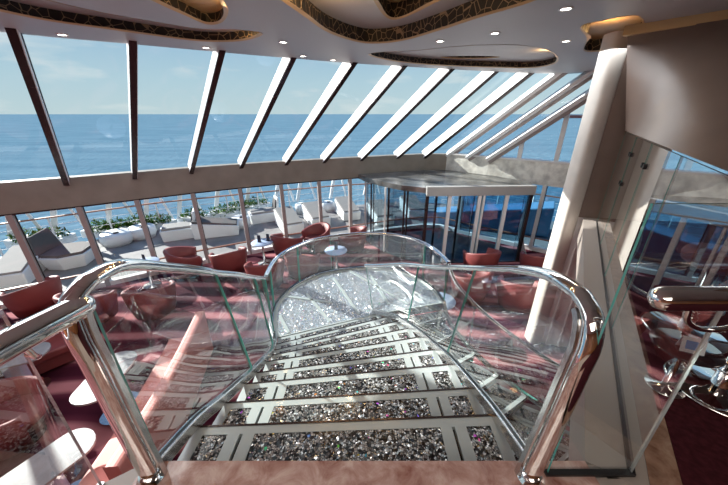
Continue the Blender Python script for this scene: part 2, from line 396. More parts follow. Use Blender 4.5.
hr.sweep(hp, [.085]*20+[.07]*(len(hp)-20), [.06]*20+[.05]*(len(hp)-20), side=(1,0,0), n=20); hr.build('handrail', chrome, bal)
clamp(bal, LBs); clamp(bal, land_b, .06, .05)
local(bal)
# right side of the flight
RB = [(.85,.93,.0),(.85,1.35,-.15),(.83,1.69,-.28),(.79,2.08,-.42),(.73,2.43,-.57),(.66,2.80,-.72),(.58,3.14,-.87),(.48,3.48,-1.02),(.35,3.80,-1.2),(.15,4.06,-1.33)]
RR = [(.91,.99,.93),(.95,1.35,.89),(.98,1.75,.71),(.97,2.15,.50),(.88,2.55,.30),(.80,2.85,.14),(.68,3.15,0.0),(.50,3.48,-.15),(.28,3.80,-.33),(.03,4.08,-.48)]
bal2 = empty('glass_balustrade', (.85,.93,0))
tag(bal2, 'glass balustrade with chrome handrail along the right side of the upper steps', 'balustrade')
RBs, RRs = smooth(RB, 3), smooth(RR, 3)
for t0, t1 in ((.02,.36),(.365,.68),(.685,1.0)):
    b, r = resample(RBs, RRs, t0, t1, 8); pane(bal2, b, r)
newel2 = smooth([(.815,.90,0),(.85,.91,.35),(.885,.925,.68),(.905,.94,.80),(.92,.99,.90),(.935,1.1,.935)], 5)
nm = MB(); nm.sweep(newel2[:-2], .085, .062, side=(1,0,0), n=20); nw = nm.build('newel_post', chrome, bal2)
fl = MB(); fl.lathe([(.0,.0),(.06,.0),(.06,.012),(.045,.02),(.045,.05),(.0,.05)], (.815,.90,0)); fl.build('post_collar', chrome, nw)
ch = MB(); ch.sweep([V(p)+V((-.055,.02,0)) for p in newel2[:-4]], .014, .026, side=(1,0,0), square=True); ch.build('glass_channel', steel, bal2)
hr = MB(); hp = newel2[-3:-1]+smooth([(.935,1.1,.935)]+RR[1:], 5)
hr.sweep(hp, [.085]*12+[.07]*(len(hp)-12), [.06]*12+[.05]*(len(hp)-12), side=(1,0,0), n=20); hr.build('handrail', chrome, bal2)
clamp(bal2, RBs)
local(bal2)
# outer side of the second flight
bal3 = empty('glass_balustrade', (1.37,4.35,LZ))
tag(bal3, 'glass balustrade with slim chrome handrail on the outer side of the lower flight', 'balustrade')
ob = [(p.x,p.y,LZ-1.3*i/(len(OUT)-1)+.02) for i, p in enumerate(OUT)]; orr = [(p[0],p[1],p[2]+.8) for p in ob]
for t0, t1 in ((0.01,.33),(.335,.66),(.665,1.0)):
    b, r = resample(ob, orr, t0, t1, 6); pane(bal3, b, r)
hr = MB(); hr.sweep(orr, .06, .045, n=14); hr.build('handrail', chrome, bal3); clamp(bal3, ob)
for p in (ob[-1],):
    q = MB(); q.sweep([(p[0],p[1],-2.8),(p[0],p[1],p[2]+.8)], .05, .05, side=(1,0,0), n=14); q.build('end_post', chrome, bal3)
local(bal3)

# ================================================================== UPPER FLOOR
g = V((.556,.83,0)).normalized(); nrm = V((.83,-.556,0)).normalized(); G0 = V((1.33,.92,0))
def gp(s, o): p = G0+g*s+nrm*o; return (p.x, p.y)
SL = 5.0
floor_u = MB()
floor_u.prism([(-1.30,-5),(1.9,-5),(1.9,.90),(1.2,.90),(1.2,.965),(-1.14,.965),(-1.30,.86)], -.35, -.002); struct(floor_u.build('floor_upper', ledge_m))
mb = MB(); mb.prism([(-1.12,-.6),(1.14,-.6),(1.14,.98),(-1.12,.98)], -.03, .004); o = mb.build('marble_threshold', marble_m, bevel=.004); struct(o)
lg = MB(); lg.prism([gp(-.05,-.19),gp(-.05,.07),gp(SL,.07),gp(SL,-.19)], -.35, .0); struct(lg.build('trim_1', ledge_m))
lm_ = MB(); lm_.prism([gp(-2,.07),gp(-2,.20),gp(SL,.20),gp(SL,.07)], -.35, .004); struct(lm_.build('trim_2', marbleb_m))
cp = MB(); cp.prism([gp(-2.2,.20),(1.9,-5),(12,-5),(12,3),gp(SL,.20)][::1], -.35, .002); struct(cp.build('floor_carpet', carpetu_m))
# guard glass along the opening
gd = empty('glass_guard', (G0.x,G0.y,0)); tag(gd, 'full height clear glass guard in a black floor channel beside the taupe ledge', 'glass guard')
def gpane(parent, a, b, z0, z1, th=.018, mat=None, edges=(green_m,)):
    a, b = V((*a,0)), V((*b,0)); t = (b-a).normalized(); s_ = t.cross(V((0,0,1)))*th*.5; m = MB()
    A0, A1, B0, B1 = a-s_, b-s_, a+s_, b+s_
    up = lambda p, z: (p.x,p.y,z)
    m.add([up(A0,z0),up(A1,z0),up(A1,z1),up(A0,z1)], [(0,1,2,3)], 0)
    for P_, Q_ in ((A0,B0),(A1,B1)): m.add([up(P_,z0),up(Q_,z0),up(Q_,z1),up(P_,z1)], [(0,1,2,3)], 1)
    m.add([up(A0,z1),up(A1,z1),up(B1,z1),up(B0,z1)], [(0,1,2,3)], 1)
    m.mi[2] = 2
    return m.build('glass_pane', [mat or glass_m, edges[0], edges[-1]], parent)
for s0, s1 in ((0.02,1.28),(1.30,2.35),(2.37,3.4),(3.42,4.6)):
    gpane(gd, gp(s0,0), gp(s1,0), .0, 1.40, .012, None, (edge_m if s0 < 1 else green_m,))
chn = MB(); chn.sweep([(*gp(0,0),.008),(*gp(4.6,0),.008)], .028, .02, square=True); chn.build('floor_channel', black_m, gd)
for s0, z in ((3.35,1.2),(3.47,1.2),(3.35,.85),(3.47,.85),(2.3,1.2),(2.42,1.2)):
    p = V((*gp(s0,0),z)); k = MB(); k.sweep([p-nrm*.02,p+nrm*.02], .05, .05, n=14); k.build('glass_clamp', black_m, gd)
local(gd)
gd2 = empty('glass_guard', (.9,.92,0)); tag(gd2, 'narrow clear glass pane standing between the right newel and the long glass guard', 'glass guard')
gpane(gd2, (.91,.92), (1.325,.92), 0, 1.39, th=.010, edges=(green_m, edge_m)); chn = MB(); chn.sweep([(.9,.92,.008),(1.34,.92,.008)], .028, .02, square=True); chn.build('floor_channel', black_m, gd2); local(gd2)

gd3 = empty('glass_guard', (-1.27,.87,0)); tag(gd3, 'clear glass guard with pale edges under the thick handrail left of the stair head', 'glass guard')
gpane(gd3, (-1.27,.87), (-1.36,-1.6), 0, 1.39, edges=(edge_m,))
chn = MB(); chn.sweep([(-1.27,.88,.006),(-1.36,-1.6,.006)], .03, .014, square=True); chn.build('floor_channel', steel, gd3)
local(gd3)
# thick handrails of the guards
def bentrail(name, path, label, br, dia=.078):
    e = empty(name, path[0]); tag(e, label, 'handrail')
    m = MB(); m.sweep(path, dia, dia, n=24, rounded=True); m.build('rail_tube', chrome, e)
    b = MB(); b.sweep(smooth(br, 5), .02, .02, n=12); b.build('bracket', chrome, e)
    local(e); return e
bentrail('guard_handrail', [(.945,.80,1.115),(1.5,.80,1.115),(2.6,.80,1.115)], 'thick chrome handrail with domed end on the right of the upper deck',
    [(1.04,.80,1.08),(1.07,.81,1.02),(1.17,.83,.97),(1.28,.84,.98),(1.30,.90,1.03)])
bentrail('guard_handrail', [(-1.115,.985,.955),(-1.16,.78,.96),(-1.21,.5,.96),(-1.33,-.3,.96),(-1.5,-1.6,.96)], 'thick chrome handrail left of the stair head running back past the newel',
    [(-1.16,.80,.92),(-1.17,.82,.86),(-1.20,.85,.83),(-1.25,.86,.83)], .098)
# bar stool pedestals on the upper carpet
def stool():
    e = empty('bar_stool', (0,0,0))
    m = MB(); m.lathe([(0,0),(.26,0),(.265,.012),(.25,.02),(.09,.03),(.055,.045),(0,.05)], n=48); m.build('base_plate', chrome, e)
    m = MB(); m.lathe([(.045,.04),(.045,.14),(.05,.15),(.05,.17),(.034,.18),(.034,.60),(0,.6)], n=24); m.build('column', chrome, e)
    m = MB(); m.lathe([(0,.60),(.16,.60),(.20,.63),(.21,.68),(.19,.72),(0,.735)], n=36); m.build('seat', leath2_m, e)
    m = MB(); m.lathe([(.13,.27),(.145,.262),(.158,.27),(.145,.28),(.13,.27)], n=36); m.build('footrest', chrome, e)
    return e
st0 = stool(); st0.location = (2.30,1.42,.002)
tag(st0, 'chrome pedestal bar stool nearest the glass guard on the dark red carpet', 'bar stool', None)
dup(st0, (2.62,1.98,.002), .5, 'chrome pedestal bar stool standing behind the nearest one on dark red carpet')

# ================================================================== AFT WALL
WALL = [(-13,3.75),(-9.1,6.12),(-8.24,6.64),(-7.19,7.29),(-6.2,7.96),(-5.06,8.70),(-3.92,9.36),(-2.77,9.95),(-1.57,10.47),(-.5,10.9),(1.2,11.6),(2.4,11.98),(3.2,11.95),(3.8,11.42),(4.4,10.88),(5.9,9.72),(8.0,8.1),(11.5,5.4)]
def wn(i):
    a = V((*WALL[max(i-1,0)],0)); b = V((*WALL[min(i+1,len(WALL)-1)],0)); t = (b-a).normalized(); return V((-t.y,t.x,0))
def wp(i, o=0): p = V((*WALL[i],0))+wn(i)*o; return (p.x,p.y)
def wallstrip(i0, i1, o0, o1, z0, z1, name, mat):
    m = MB()
    for i in range(i0, i1):
        a, b, c, d = wp(i,o0), wp(i+1,o0), wp(i+1,o1), wp(i,o1)
        m.hexa([(*a,z0),(*b,z0),(*c,z0),(*d,z0)], [(*a,z1),(*b,z1),(*c,z1),(*d,z1)])
    return struct(m.build(name, mat))
wallstrip(0, 12, 0, .3, -.5, .23, 'wall_aft_bulkhead', beam_m)
wallstrip(12, 17, 0, .3, -.5, .23, 'wall_starboard_bulkhead', wing_m)
wallstrip(0, 17, .3, .62, .05, .17, 'trim_3', pbr('ledge_blue_grey', (.30,.36,.42), .35))
wallstrip(12, 17, -.04, .3, .23, .28, 'trim_4', white)
wallstrip(0, 17, -.02, .14, -2.8, -2.66, 'trim_5', white)
wallstrip(0, 17, .03, .09, -2.36, -2.325, 'trim_6', capr_m)
wallstrip(0, 12, -.015, .05, -.515, -.48, 'trim_7', dark_m)
# lower windows: one per bay
win_n = 0
for i in range(0, 17):
    if i in (10, 11, 12): continue
    win_n += 1
    e = struct(empty('window_%d' % win_n, (*WALL[i],-2.8)))
    a, b = wp(i,.1), wp(i+1,.1)
    gpane(e, a, b, -2.66, -.5, .02, glassw_m if i < 12 else glassb_m, (black_m,))
    ta = (V((*b,0))-V((*a,0))).normalized(); p = V((*wp(i,.05),0))
    m = MB(); m.sweep([p+V((0,0,-2.8)),p+V((0,0,-.5))], .11, .14, side=ta, square=True); m.build('window_post', post_m if i < 12 else white, e)
    p2 = p+ta*.07+V((wn(i).x,wn(i).y,0))*.05
    m = MB(); m.sweep([p2+V((0,0,-2.7)),p2+V((0,0,-.5))], .018, .03, side=ta, square=True); m.build('window_gasket', black_m, e)
    local(e)
# upper raked windows
D = V((.753,-.732,.83))
INW = D.normalized().cross(V((.49,.87,0)).cross(D).normalized()*-1).normalized()
INW = (V((.3,-.6,-.74))-D.normalized()*V((.3,-.6,-.74)).dot(D.normalized())).normalized()
MBASE = [(-9.55,5.9),(-8.33,6.55),(-7.16,7.21),(-6.05,7.97),(-4.97,8.74),(-3.84,9.50),(-2.60,10.12),(-1.42,10.62),(-.14,11.14),(1.21,11.69),(2.32,12.0),(3.21,12.0),(3.79,11.4),(4.32,10.85)]
MBASE = [(-11.9,4.5),(-10.7,5.2)]+MBASE
tops = []
for k, (x, y) in enumerate(MBASE):
    i = min(range(len(WALL)), key=lambda q: (WALL[q][0]-x)**2+(WALL[q][1]-y)**2)
    nn = wn(i) if i < 13 else V((.45,.89,0)); ta = V((nn.y,-nn.x,0))
    b = V((x,y,.2))+nn*.06; t = b+D*((CZ+.12)/.83)
    tops.append(t)
    e = struct(empty('window_%d' % (win_n+1+k), b))
    m = MB(); m.sweep([b,t], .10, .30, side=ta, square=True); m.build('window_mullion', mull_m, e)
    m = MB(); m.sweep([b-nn.cross(D.normalized()).cross(D.normalized()).normalized()*0+INW*.16,t+INW*.16], .104, .03, side=ta, square=True); m.build('inner_cap', dark_m if k < 13 else post_m, e)
    m = MB(); m.sweep([b+nn*.1+ta*.045,t+nn*.1+ta*.045], .012, .06, side=ta, square=True); m.build('window_gasket', black_m, e)
    if k+1 < len(MBASE):
        x2, y2 = MBASE[k+1]; b2 = V((x2,y2,.2))+nn*.06; t2 = b2+D*((CZ+.12)/.83)
        m = MB(); m.add([b,b2,t2,t], [(0,1,2,3)]); m.build('glass_pane', glassw_m, e)
    local(e)
LASTW = win_n+len(MBASE)
# upright side windows beneath the last raked bar
e = struct(empty('window_%d' % (LASTW+1), (4.5,10.9,.28)))
wb = [(4.55,10.85),(5.2,10.35),(6.05,9.7),(8.0,8.2),(11.5,5.5)]
lastb, lastt = V((4.32,10.85,.17))+V((.45,.89,0))*.18, tops[-1]
for j, (x, y) in enumerate(wb):
    zt = min(CZ, .28+(x-4.5)*1.02+.05)
    if j in (1,2,3):
        m = MB(); m.sweep([(x,y,.28),(x,y,min(CZ-.02, .28+(x-4.35)*.98))], .13, .1, side=(.8,-.6,0), square=True); m.build('window_post', white, e)
m = MB(); m.add([(4.45,10.9,.28),(7.2,8.85,.28),(7.2,8.85,CZ)], [(0,1,2)]); m.add([(7.2,8.85,.28),(11.5,5.5,.28),(11.5,5.5,CZ),(7.2,8.85,CZ)], [(0,1,2,3)]); m.build('glass_pane', glassw_m, e)
local(e)

# ================================================================== CEILING
edge = [(-16,-1.0),(-9.5,3.6)]+[atz(x,y,CZ) for x, y in ((-60,25),(0,32),(60,38),(130,44),(240,54),(347,63),(445,69),(520,73),(565,74),(605,72))]+[(12,7.5)]
outer = edge+[(12,-6),(-16,-6)]
def px_poly(pts, z=CZ, n=5): return [tuple(p) for p in smooth([atz(x,y,z) for x, y in pts], n, True)]
H1 = px_poly([(-45,-2),(0,11),(50,21),(100,28),(150,35),(200,41),(240,41),(263,34),(240,30),(200,29),(150,21),(100,12),(40,-2),(-10,-16)])
H5 = px_poly([(140,-8),(160,4),(185,15),(207,24),(222,22),(228,10),(215,-10),(190,-25),(160,-22)])
H2 = px_poly([(262,-14),(283,1),(300,13),(330,33),(365,43),(400,41),(440,30),(480,17),(530,2),(540,-8),(470,-36),(360,-50),(290,-38)])
H2b = px_poly([(374,-8),(379,9),(390,19),(405,17),(432,4),(450,-8),(410,-18)], CZ+.2)
H3 = px_poly([(368,54),(400,62),(450,66),(500,67.5),(535,67.5),(556,63),(556,54),(535,47),(505,44.5),(460,46),(420,50)])
H3b = px_poly([(440,57),(460,56),(485,56),(500,57),(480,58.5),(455,58.5)], CZ+.13, 4)
H4 = px_poly([(580,27),(600,21),(640,16),(640,36),(606,50),(584,51),(587,38)])
cm = MB(); vs, tr = holed(outer, [H1,H2,H3,H4,H5], CZ); cm.add(vs, tr)
for i in range(len(edge)-1):
    a, b = edge[i], edge[i+1]; cm.add([(*a,CZ),(*b,CZ),(*b,CZ+.35),(*a,CZ+.35)], [(0,1,2,3)])
cm.add([(*p,CZ+.6) for p in outer], [tuple(range(len(outer)))])
struct(cm.build('ceiling', ceil_m))
nt_ = 7
def recess(hole, z, h, topmat, inner=None):
    global nt_
    nt_ += 1
    n = len(hole); m = MB()
    vs = [(*p,z) for p in hole]+[(*p,z+h) for p in hole]
    m.add(vs, [(i,(i+1)%n,n+(i+1)%n,n+i) for i in range(n)], 0)
    vs, tr = holed(hole, [inner] if inner else [], z+h); m.add(vs, tr, 1)
    # thin gold lip under the lattice, painting the highlight on its lower rim
    c = V((sum(p[0] for p in hole)/n, sum(p[1] for p in hole)/n, 0))
    for i in range(n):
        a, b = V((*hole[i],0)), V((*hole[(i+1)%n],0)); ia = a+(c-a).normalized()*.05; ib = b+(c-b).normalized()*.05
        m.add([(a.x,a.y,z-.004),(b.x,b.y,z-.004),(ib.x,ib.y,z+.012),(ia.x,ia.y,z+.012)], [(0,1,2,3)], 2)
    return struct(m.build('trim_%d' % nt_, [latt_m, topmat, gold_m]))
recess(H1, CZ, .13, border_m); recess(H5, CZ, .12, gold_m); recess(H2, CZ, .2, ceil_m, H2b); recess(H2b, CZ+.2, .2, gold_m)
recess(H3, CZ, .13, ceil_m, H3b); recess(H3b, CZ+.13, .12, border_m); recess(H4, CZ, .2, gold_m)
for (x, y) in [(62,34.5),(206,47.5),(283,42),(303,56),(440,41),(495,33),(566,8.5),(566,41),(494,56),(333,60)]:
    if (x, y) == (494,56): continue
    X, Y = atz(x, y, CZ)
    e = empty('ceiling_downlight', (X,Y,CZ)); 
    lab_ = {62:'small recessed downlight at the far left edge of the ceiling', 206:'small recessed downlight by the glass, third from the left window bar', 283:'small recessed downlight below the tip of the gilded cove',
        303:'small downlight close to the ceiling edge above a raked mullion', 440:'small downlight between the large cove and the eye shaped cove', 495:'oblong downlight between the two lattice coves', 566:'bright downlight on plain grey ceiling at the top right' if y < 20 else 'bright downlight left of the gilded notch', 333:'tiny downlight nearest the top of the glass at centre'}[x]
    tag(e, lab_, 'ceiling light')
    m = MB(); m.lathe([(.075,0),(.075,-.008),(.055,-.010),(.05,0)], n=24); m.build('bezel', white, e)
    m = MB(); m.lathe([(0,-.004),(.05,-.004)], n=24); m.build('lens', lamp_m, e)

# ================================================================== COLUMN, SOFFIT, BACK ROOM
c_ = MB(); pl = smooth([(3.50,5.04),(3.55,4.97),(3.70,4.97),(3.76,5.02),(3.76,5.2),(3.7,5.26),(3.55,5.26),(3.50,5.2)], 4, True)
c_.prism([(p[0],p[1]) for p in pl], -2.8, CZ, smooth=True); struct(c_.build('column', column_m))
for k_, (x, y, w) in enumerate([(3.52,4.9,.05),(3.72,4.86,.04),(3.92,4.9,.04)]):
    pass
lp = MB(); lp.prism([(3.74,5.0),(4.6,4.75),(4.7,5.1),(3.9,5.4)], -2.8, 0)
for x0 in (3.84,4.05): lp.sweep([(x0,4.955-(x0-3.84)*.29,-2.8),(x0,4.955-(x0-3.84)*.29,-.02)], .05, .04, side=(1,0,0), square=True)
struct(lp.build('wall_lower_panel', white))
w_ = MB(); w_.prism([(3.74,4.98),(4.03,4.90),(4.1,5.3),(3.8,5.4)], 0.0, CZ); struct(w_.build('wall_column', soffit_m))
w_ = MB(); w_.prism([(4.0,4.98),(4.65,4.72),(4.75,5.1),(4.1,5.4)], -2.8, 1.45); struct(w_.build('wall_column_panel', column_m))
# sloping soffit / overhead bulkhead: ruled surface between its bottom edge and the ceiling
bot = [V((*gp(s,0),1.415)) for s in (-.1,.7,1.5,2.2,3.0,3.9,4.75)]
top = [V((x,y,CZ-.02)) for x, y in ((5.4,2.1),(5.1,2.65),(4.75,3.15),(4.4,3.65),(4.1,4.05),(3.8,4.42),(3.5,4.78))]
sm_ = MB(); n = len(bot); K = 8; vs = []
for a, b in zip(bot, top):
    for k in range(K+1):
        t = k/K; p = a.lerp(b, t); p += V((-.0,.0,0)); vs.append(p)
sm_.add(vs, [(i*(K+1)+k,(i+1)*(K+1)+k,(i+1)*(K+1)+k+1,i*(K+1)+k+1) for i in range(n-1) for k in range(K)], 0, True)
for i in range(n-1):   # underside lip
    a, b = bot[i], bot[i+1]; sm_.add([a,b,b+nrm*.22,a+nrm*.22], [(0,1,2,3)]); sm_.add([a+nrm*.22,b+nrm*.22,b+nrm*2.0+V((0,0,1.45)),a+nrm*2.0+V((0,0,1.45))], [(0,1,2,3)])
sm_.add([bot[0],bot[0]+nrm*.22,bot[0]+nrm*2.0+V((0,0,1.45)),top[0]], [(0,1,2,3)])
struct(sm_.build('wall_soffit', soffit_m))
gt = MB(); gt.sweep([p+V((-.03,0,-.03)) for p in top], .1, .11, square=True); nt_ += 1; struct(gt.build('trim_%d' % nt_, gold_m))
# lounge floor, walls and the room behind the stair head
fl_ = MB(); fl_.prism([(-14,-6)]+[(12,-6)]+[(p[0],p[1]) for p in reversed(WALL)], -2.95, -2.8); struct(fl_.build('floor', carpet_m))
bk = MB(); bk.box(-16,12,-6.1,-5.9,-2.8,3.4); struct(bk.build('wall_back', wood_m))
bk = MB(); bk.box(11.9,12.1,-6,5.2,-2.8,3.4); struct(bk.build('wall_right', column_m))
bk = MB(); bk.box(-1.3,11,-3.2,-3.0,-2.8,-.35); struct(bk.build('wall_under_landing', wood_m))
bb = MB(); bb.box(-1.1,1.6,-5.85,-5.5,.002,1.1); bb.box(-1.2,1.7,-5.85,-5.4,1.1,1.15); o = bb.build('bar_counter', wood_m); tag(o, 'warm wooden counter at the back of the upper room', 'counter')

# ================================================================== VESTIBULE
vz0, vz1 = -2.8, -.55
ves = struct(empty('door_1', (3.4,8.75,vz0)))
def post(p, w=.09, mat=white, z1=vz1, d=.1, side=(1,0,0), name='door_post'):
    m = MB(); m.sweep([(p[0],p[1],vz0),(p[0],p[1],z1)], w, d, side=side, square=True); return m.build(name, mat, ves)
front = [(1.88,8.72),(2.55,8.74),(3.45,8.76),(4.28,8.80),(5.03,8.86)]
for k, p in enumerate(front):
    post(p, .10 if k in (1,3) else .09, white if 0 < k < 4 else dark_m)
post((3.58,8.76), .05); post((2.25,9.1), .05, dark_m); post((3.1,9.5), .06, dark_m)
for a, b in zip(front, front[1:]): gpane(ves, a, b, vz0+.05, vz1, .02, glassb_m, (black_m,))
m = MB(); m.hexa([(1.84,8.62,-.57),(5.1,8.78,-.57),(5.1,8.95,-.57),(1.84,8.8,-.57)], [(1.84,8.62,-.30),(5.1,8.78,-.30),(5.1,8.95,-.30),(1.84,8.8,-.30)]); m.build('door_header', header_m, ves)
roof = [(1.84,8.8),(5.1,8.95),(5.35,9.6),(4.6,10.7),(3.2,11.9),(2.3,11.9),(-.2,11.0),(.05,10.45),(.55,9.75),(1.15,9.15)]
m = MB(); m.prism(roof, -.52, -.36); m.build('vestibule_roof', roof_m, ves)
arc = smooth([(.05,10.85),(.25,10.25),(.7,9.6),(1.25,9.08),(1.88,8.72)], 3)
for k in range(0, len(arc)-1, 3):
    a, b = arc[k], arc[min(k+3, len(arc)-1)]
    gpane(ves, tuple(a), tuple(b), vz0+.05, -.52, .02, glassd_m, (dark_m,))
    post(a, .05, white if k % 2 == 0 else dark_m, -.52); post((a[0]+.09,a[1]-.04), .035, dark_m, -.52)
for x, y in ((.9,10.6),(1.5,10.1),(2.1,9.8)): post((x,y), .05, dark_m, -.52)
for a, b in (((.9,10.6),(1.5,10.1)),((1.5,10.1),(2.1,9.8)),((3.1,9.5),(4.0,10.6)),((5.03,8.86),(5.3,9.7))): gpane(ves, a, b, vz0+.05, -.52, .02, glassd_m, (dark_m,))
m = MB(); m.prism([(-.1,10.9),(.25,10.2),(.7,9.55),(1.25,9.02),(1.9,8.62),(5.1,8.78),(5.3,9.7),(3.2,11.8)], -2.8, -2.775); m.build('threshold_floor', dark_m, ves)
# curved white jamb beside the blue window
m = MB(); m.sweep(smooth([(5.28,9.35,-.55),(5.22,9.25,-1.1),(5.12,9.15,-1.8),(5.3,9.25,-2.4),(5.5,9.3,-2.8)], 5), .16, .05, side=(1,0,0), square=True); m.build('curved_jamb', white, ves)
local(ves)

# ================================================================== LOUNGE FURNITURE
def tub_chair():
    e = empty('armchair', (0,0,0)); m = MB(); n = 28; vs = []; a0, a1 = R(-128), R(128)
    for i in range(n+1):
        a = a0+(a1-a0)*i/n; back = .5
        top = .62+.20*max(0, math.cos(a*.62))**2; ro, rb = .41, .345
        d = V((math.sin(a), -math.cos(a), 0))
        for r, z in ((rb,.10),(ro-.005,.40),(ro+.03,top-.03),(ro+.01,top),(ro-.045,top-.02),(ro-.085,.42),(rb-.06,.2)):
            vs.append(d*r+V((0,0,z)))
    K = 7
    m.add(vs, [(i*K+k,i*K+(k+1)%K,(i+1)*K+(k+1)%K,(i+1)*K+k) for i in range(n) for k in range(K)], 0, True)
    m.add(vs[:K], [tuple(range(K))[::-1]]); m.add(vs[-K:], [tuple(range(K))])
    m.v = [(x*1.0,y,z) for x,y,z in m.v]; m.build('shell', leath_m, e)
    m = MB(); m.lathe([(0,.30),(.28,.30),(.325,.33),(.33,.40),(.30,.44),(0,.455)], n=32); m.build('seat_cushion', leath2_m, e)
    m = MB(); m.lathe([(0,.0),(.22,.0),(.22,.02),(.05,.035),(.04,.15),(.3,.17),(.31,.30),(0,.31)], n=28); m.build('swivel_base', dark_m, e)
    return e
ch0 = tub_chair(); ch0.scale = (1.2,1.2,1.12); first = True
def chair(px, py, rz, label):
    global first
    X, Y = atz(px, py, -2.4)
    if first: ch0.location = (X,Y,-2.8); ch0.rotation_euler = (0,0,rz); tag(ch0, label, 'armchair', 'red tub armchairs in the lounge'); first = False; return ch0
    return dup(ch0, (X,Y,-2.8), rz, label)
chair(36,298,R(65), 'dusky red tub armchair by the window at the far left, beside the thick handrail')
chair(153,300,R(22), 'pink lit tub armchair seen through the left stair glass under the handrail')
chair(92,306,R(-10), 'tub armchair close behind the bend of the left handrail')
chair(188,263,R(-55), 'red tub armchair by the window, second window post from the left, above the rail')
chair(230,262,R(35), 'red tub armchair just left of the window table with two navy holders')
chair(266,274,R(15), 'red tub armchair at the corner where the left handrail reaches the landing')
chair(288,246,R(-20), 'red tub armchair behind the left end of the landing rail')
chair(316,240,R(130), 'red tub armchair behind the landing rail, back to the window')
chair(352,240,R(60), 'pinkish red tub armchair left of the round door vestibule')
chair(480,262,R(10), 'dark red tub armchair in front of the white vestibule posts')
chair(538,266,R(-15), 'dark red tub armchair between the vestibule and the cream column')
chair(518,294,R(-20), 'sunlit pink tub armchair seen through the right stair glass')
chair(470,284,R(30), 'tub armchair beside the sunlit pink one behind the right stair glass')
chair(10,420,R(-60), 'tub armchair at the left edge of the view beside the near pale table')
chair(303,264,R(-20), 'tub armchair inside the curve of the landing glass, left of the pale blue table')

def pill(L, W, n=10):
    r = W/2; pts = []
    for k in range(n+1): a = -math.pi/2+math.pi*k/n; pts.append((L/2-r+r*math.cos(a)*.8, r*math.sin(a)))
    for k in range(n+1): a = math.pi/2+math.pi*k/n; pts.append((-L/2+r+r*math.cos(a)*.8, r*math.sin(a)))
    return pts
def long_table():
    e = empty('lounge_table', (0,0,0))
    m = MB(); m.prism(pill(1.15,.52), .70, .73); m.build('tabletop', tablem_m, e, .006)
    m = MB(); m.prism(pill(.32,.22), .02, .70); m.build('pedestal', bluep_m, e, .01)
    m = MB(); m.prism(pill(.7,.42), 0, .02); m.build('base_plate', steel, e, .004)
    return e
lt = long_table(); X, Y = atz(106,375,-2.07); lt.location = (X,Y,-2.8); lt.rotation_euler = (0,0,R(97)); tag(lt, 'long rounded pale marble table directly left of the left newel post', 'table')
X, Y = atz(38,470,-2.07); dup(lt, (X,Y,-2.8), R(62), 'long rounded pale marble table in the bottom left corner')
X, Y = atz(8,358,-2.07); dup(lt, (X,Y,-2.8), R(25), 'pale marble table partly hidden under the thick left handrail')
def round_table(px, py, label, lamp=True):
    X, Y = atz(px,py,-2.07); e = empty('cocktail_table', (X,Y,-2.8)); tag(e, label, 'table')
    m = MB(); m.lathe([(0,.70),(.33,.70),(.34,.715),(.33,.73),(0,.73)], n=36); m.build('tabletop', bluep_m, e)
    m = MB(); m.lathe([(0,0),(.22,0),(.22,.015),(.04,.03),(.03,.7)], n=24); m.build('pedestal', steel, e)
    return X, Y
tabs = [round_table(262,242,'pale blue round cocktail table by the window behind the landing rail corner'),
        round_table(336,250,'pale blue round cocktail table seen through the curved landing glass'),
        round_table(145,262,'pale blue round cocktail table by the window left of the near red armchairs'),
        round_table(440,300,'pale round cocktail table beneath the outer rail of the lower flight')]
def holder(x, y, label):
    e = MB(); e.box(-.055,.055,-.03,.03,0,.018); e.hexa([(-.05,-.02,.018),(.05,-.02,.018),(.05,.02,.018),(-.05,.02,.018)],[(-.05,-.008,.23),(.05,-.008,.23),(.05,.008,.23),(-.05,.008,.23)])
    o = e.build('menu_holder', navy_m); o.location = (x,y,-2.07); o.rotation_euler = (0,0,random.uniform(-.5,.5)); tag(o, label, 'menu holder'); return o
holder(tabs[0][0]-.08, tabs[0][1], 'navy menu holder standing on the window table behind the rail corner')
holder(tabs[0][0]+.17, tabs[0][1]+.1, 'second navy holder on the same window table, on its right side')
holder(tabs[1][0], tabs[1][1]+.05, 'navy menu holder on the table inside the curved landing glass')
holder(tabs[2][0], tabs[2][1], 'navy menu holder on the window table left of the red armchairs')
# banquettes
def banquette(name, path, label, side=1, hb=.95, mat=pink_m):
    e = empty(name, (path[0][0],path[0][1],-2.8)); tag(e, label, 'banquette')
    P = smooth([(p[0],p[1],0) for p in path], 5)
    def strip(o0, o1, z0, z1, nm, mt, bev):
        m = MB(); n = len(P); vs = []
        for i, p in enumerate(P):
            t = (P[min(i+1,n-1)]-P[max(i-1,0)]).normalized(); s_ = V((-t.y,t.x,0))*side
            vs += [p+s_*o0+V((0,0,-2.8+z0)), p+s_*o1+V((0,0,-2.8+z0)), p+s_*o1+V((0,0,-2.8+z1)), p+s_*o0+V((0,0,-2.8+z1))]
        m.add(vs, [(i*4+k,i*4+(k+1)%4,(i+1)*4+(k+1)%4,(i+1)*4+k) for i in range(n-1) for k in range(4)], 0)
        m.add(vs[:4], [(3,2,1,0)]); m.add(vs[-4:], [(0,1,2,3)])
        return m.build(nm, mt, e, bev, 3)
    strip(0,.16,.05,hb,'backrest',mat,.05); strip(.16,.75,.28,.45,'seat_cushion',mat,.05); strip(.05,.70,.06,.27,'plinth',leath2_m,.0)
    local(e); return e
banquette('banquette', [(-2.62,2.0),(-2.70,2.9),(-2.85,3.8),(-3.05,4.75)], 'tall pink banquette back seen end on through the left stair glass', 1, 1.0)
banquette('banquette', [(-7.9,1.6),(-7.7,2.8),(-7.0,3.9),(-6.1,5.0)], 'curved dark red banquette beyond the long pale tables', -1, .85, leath_m)
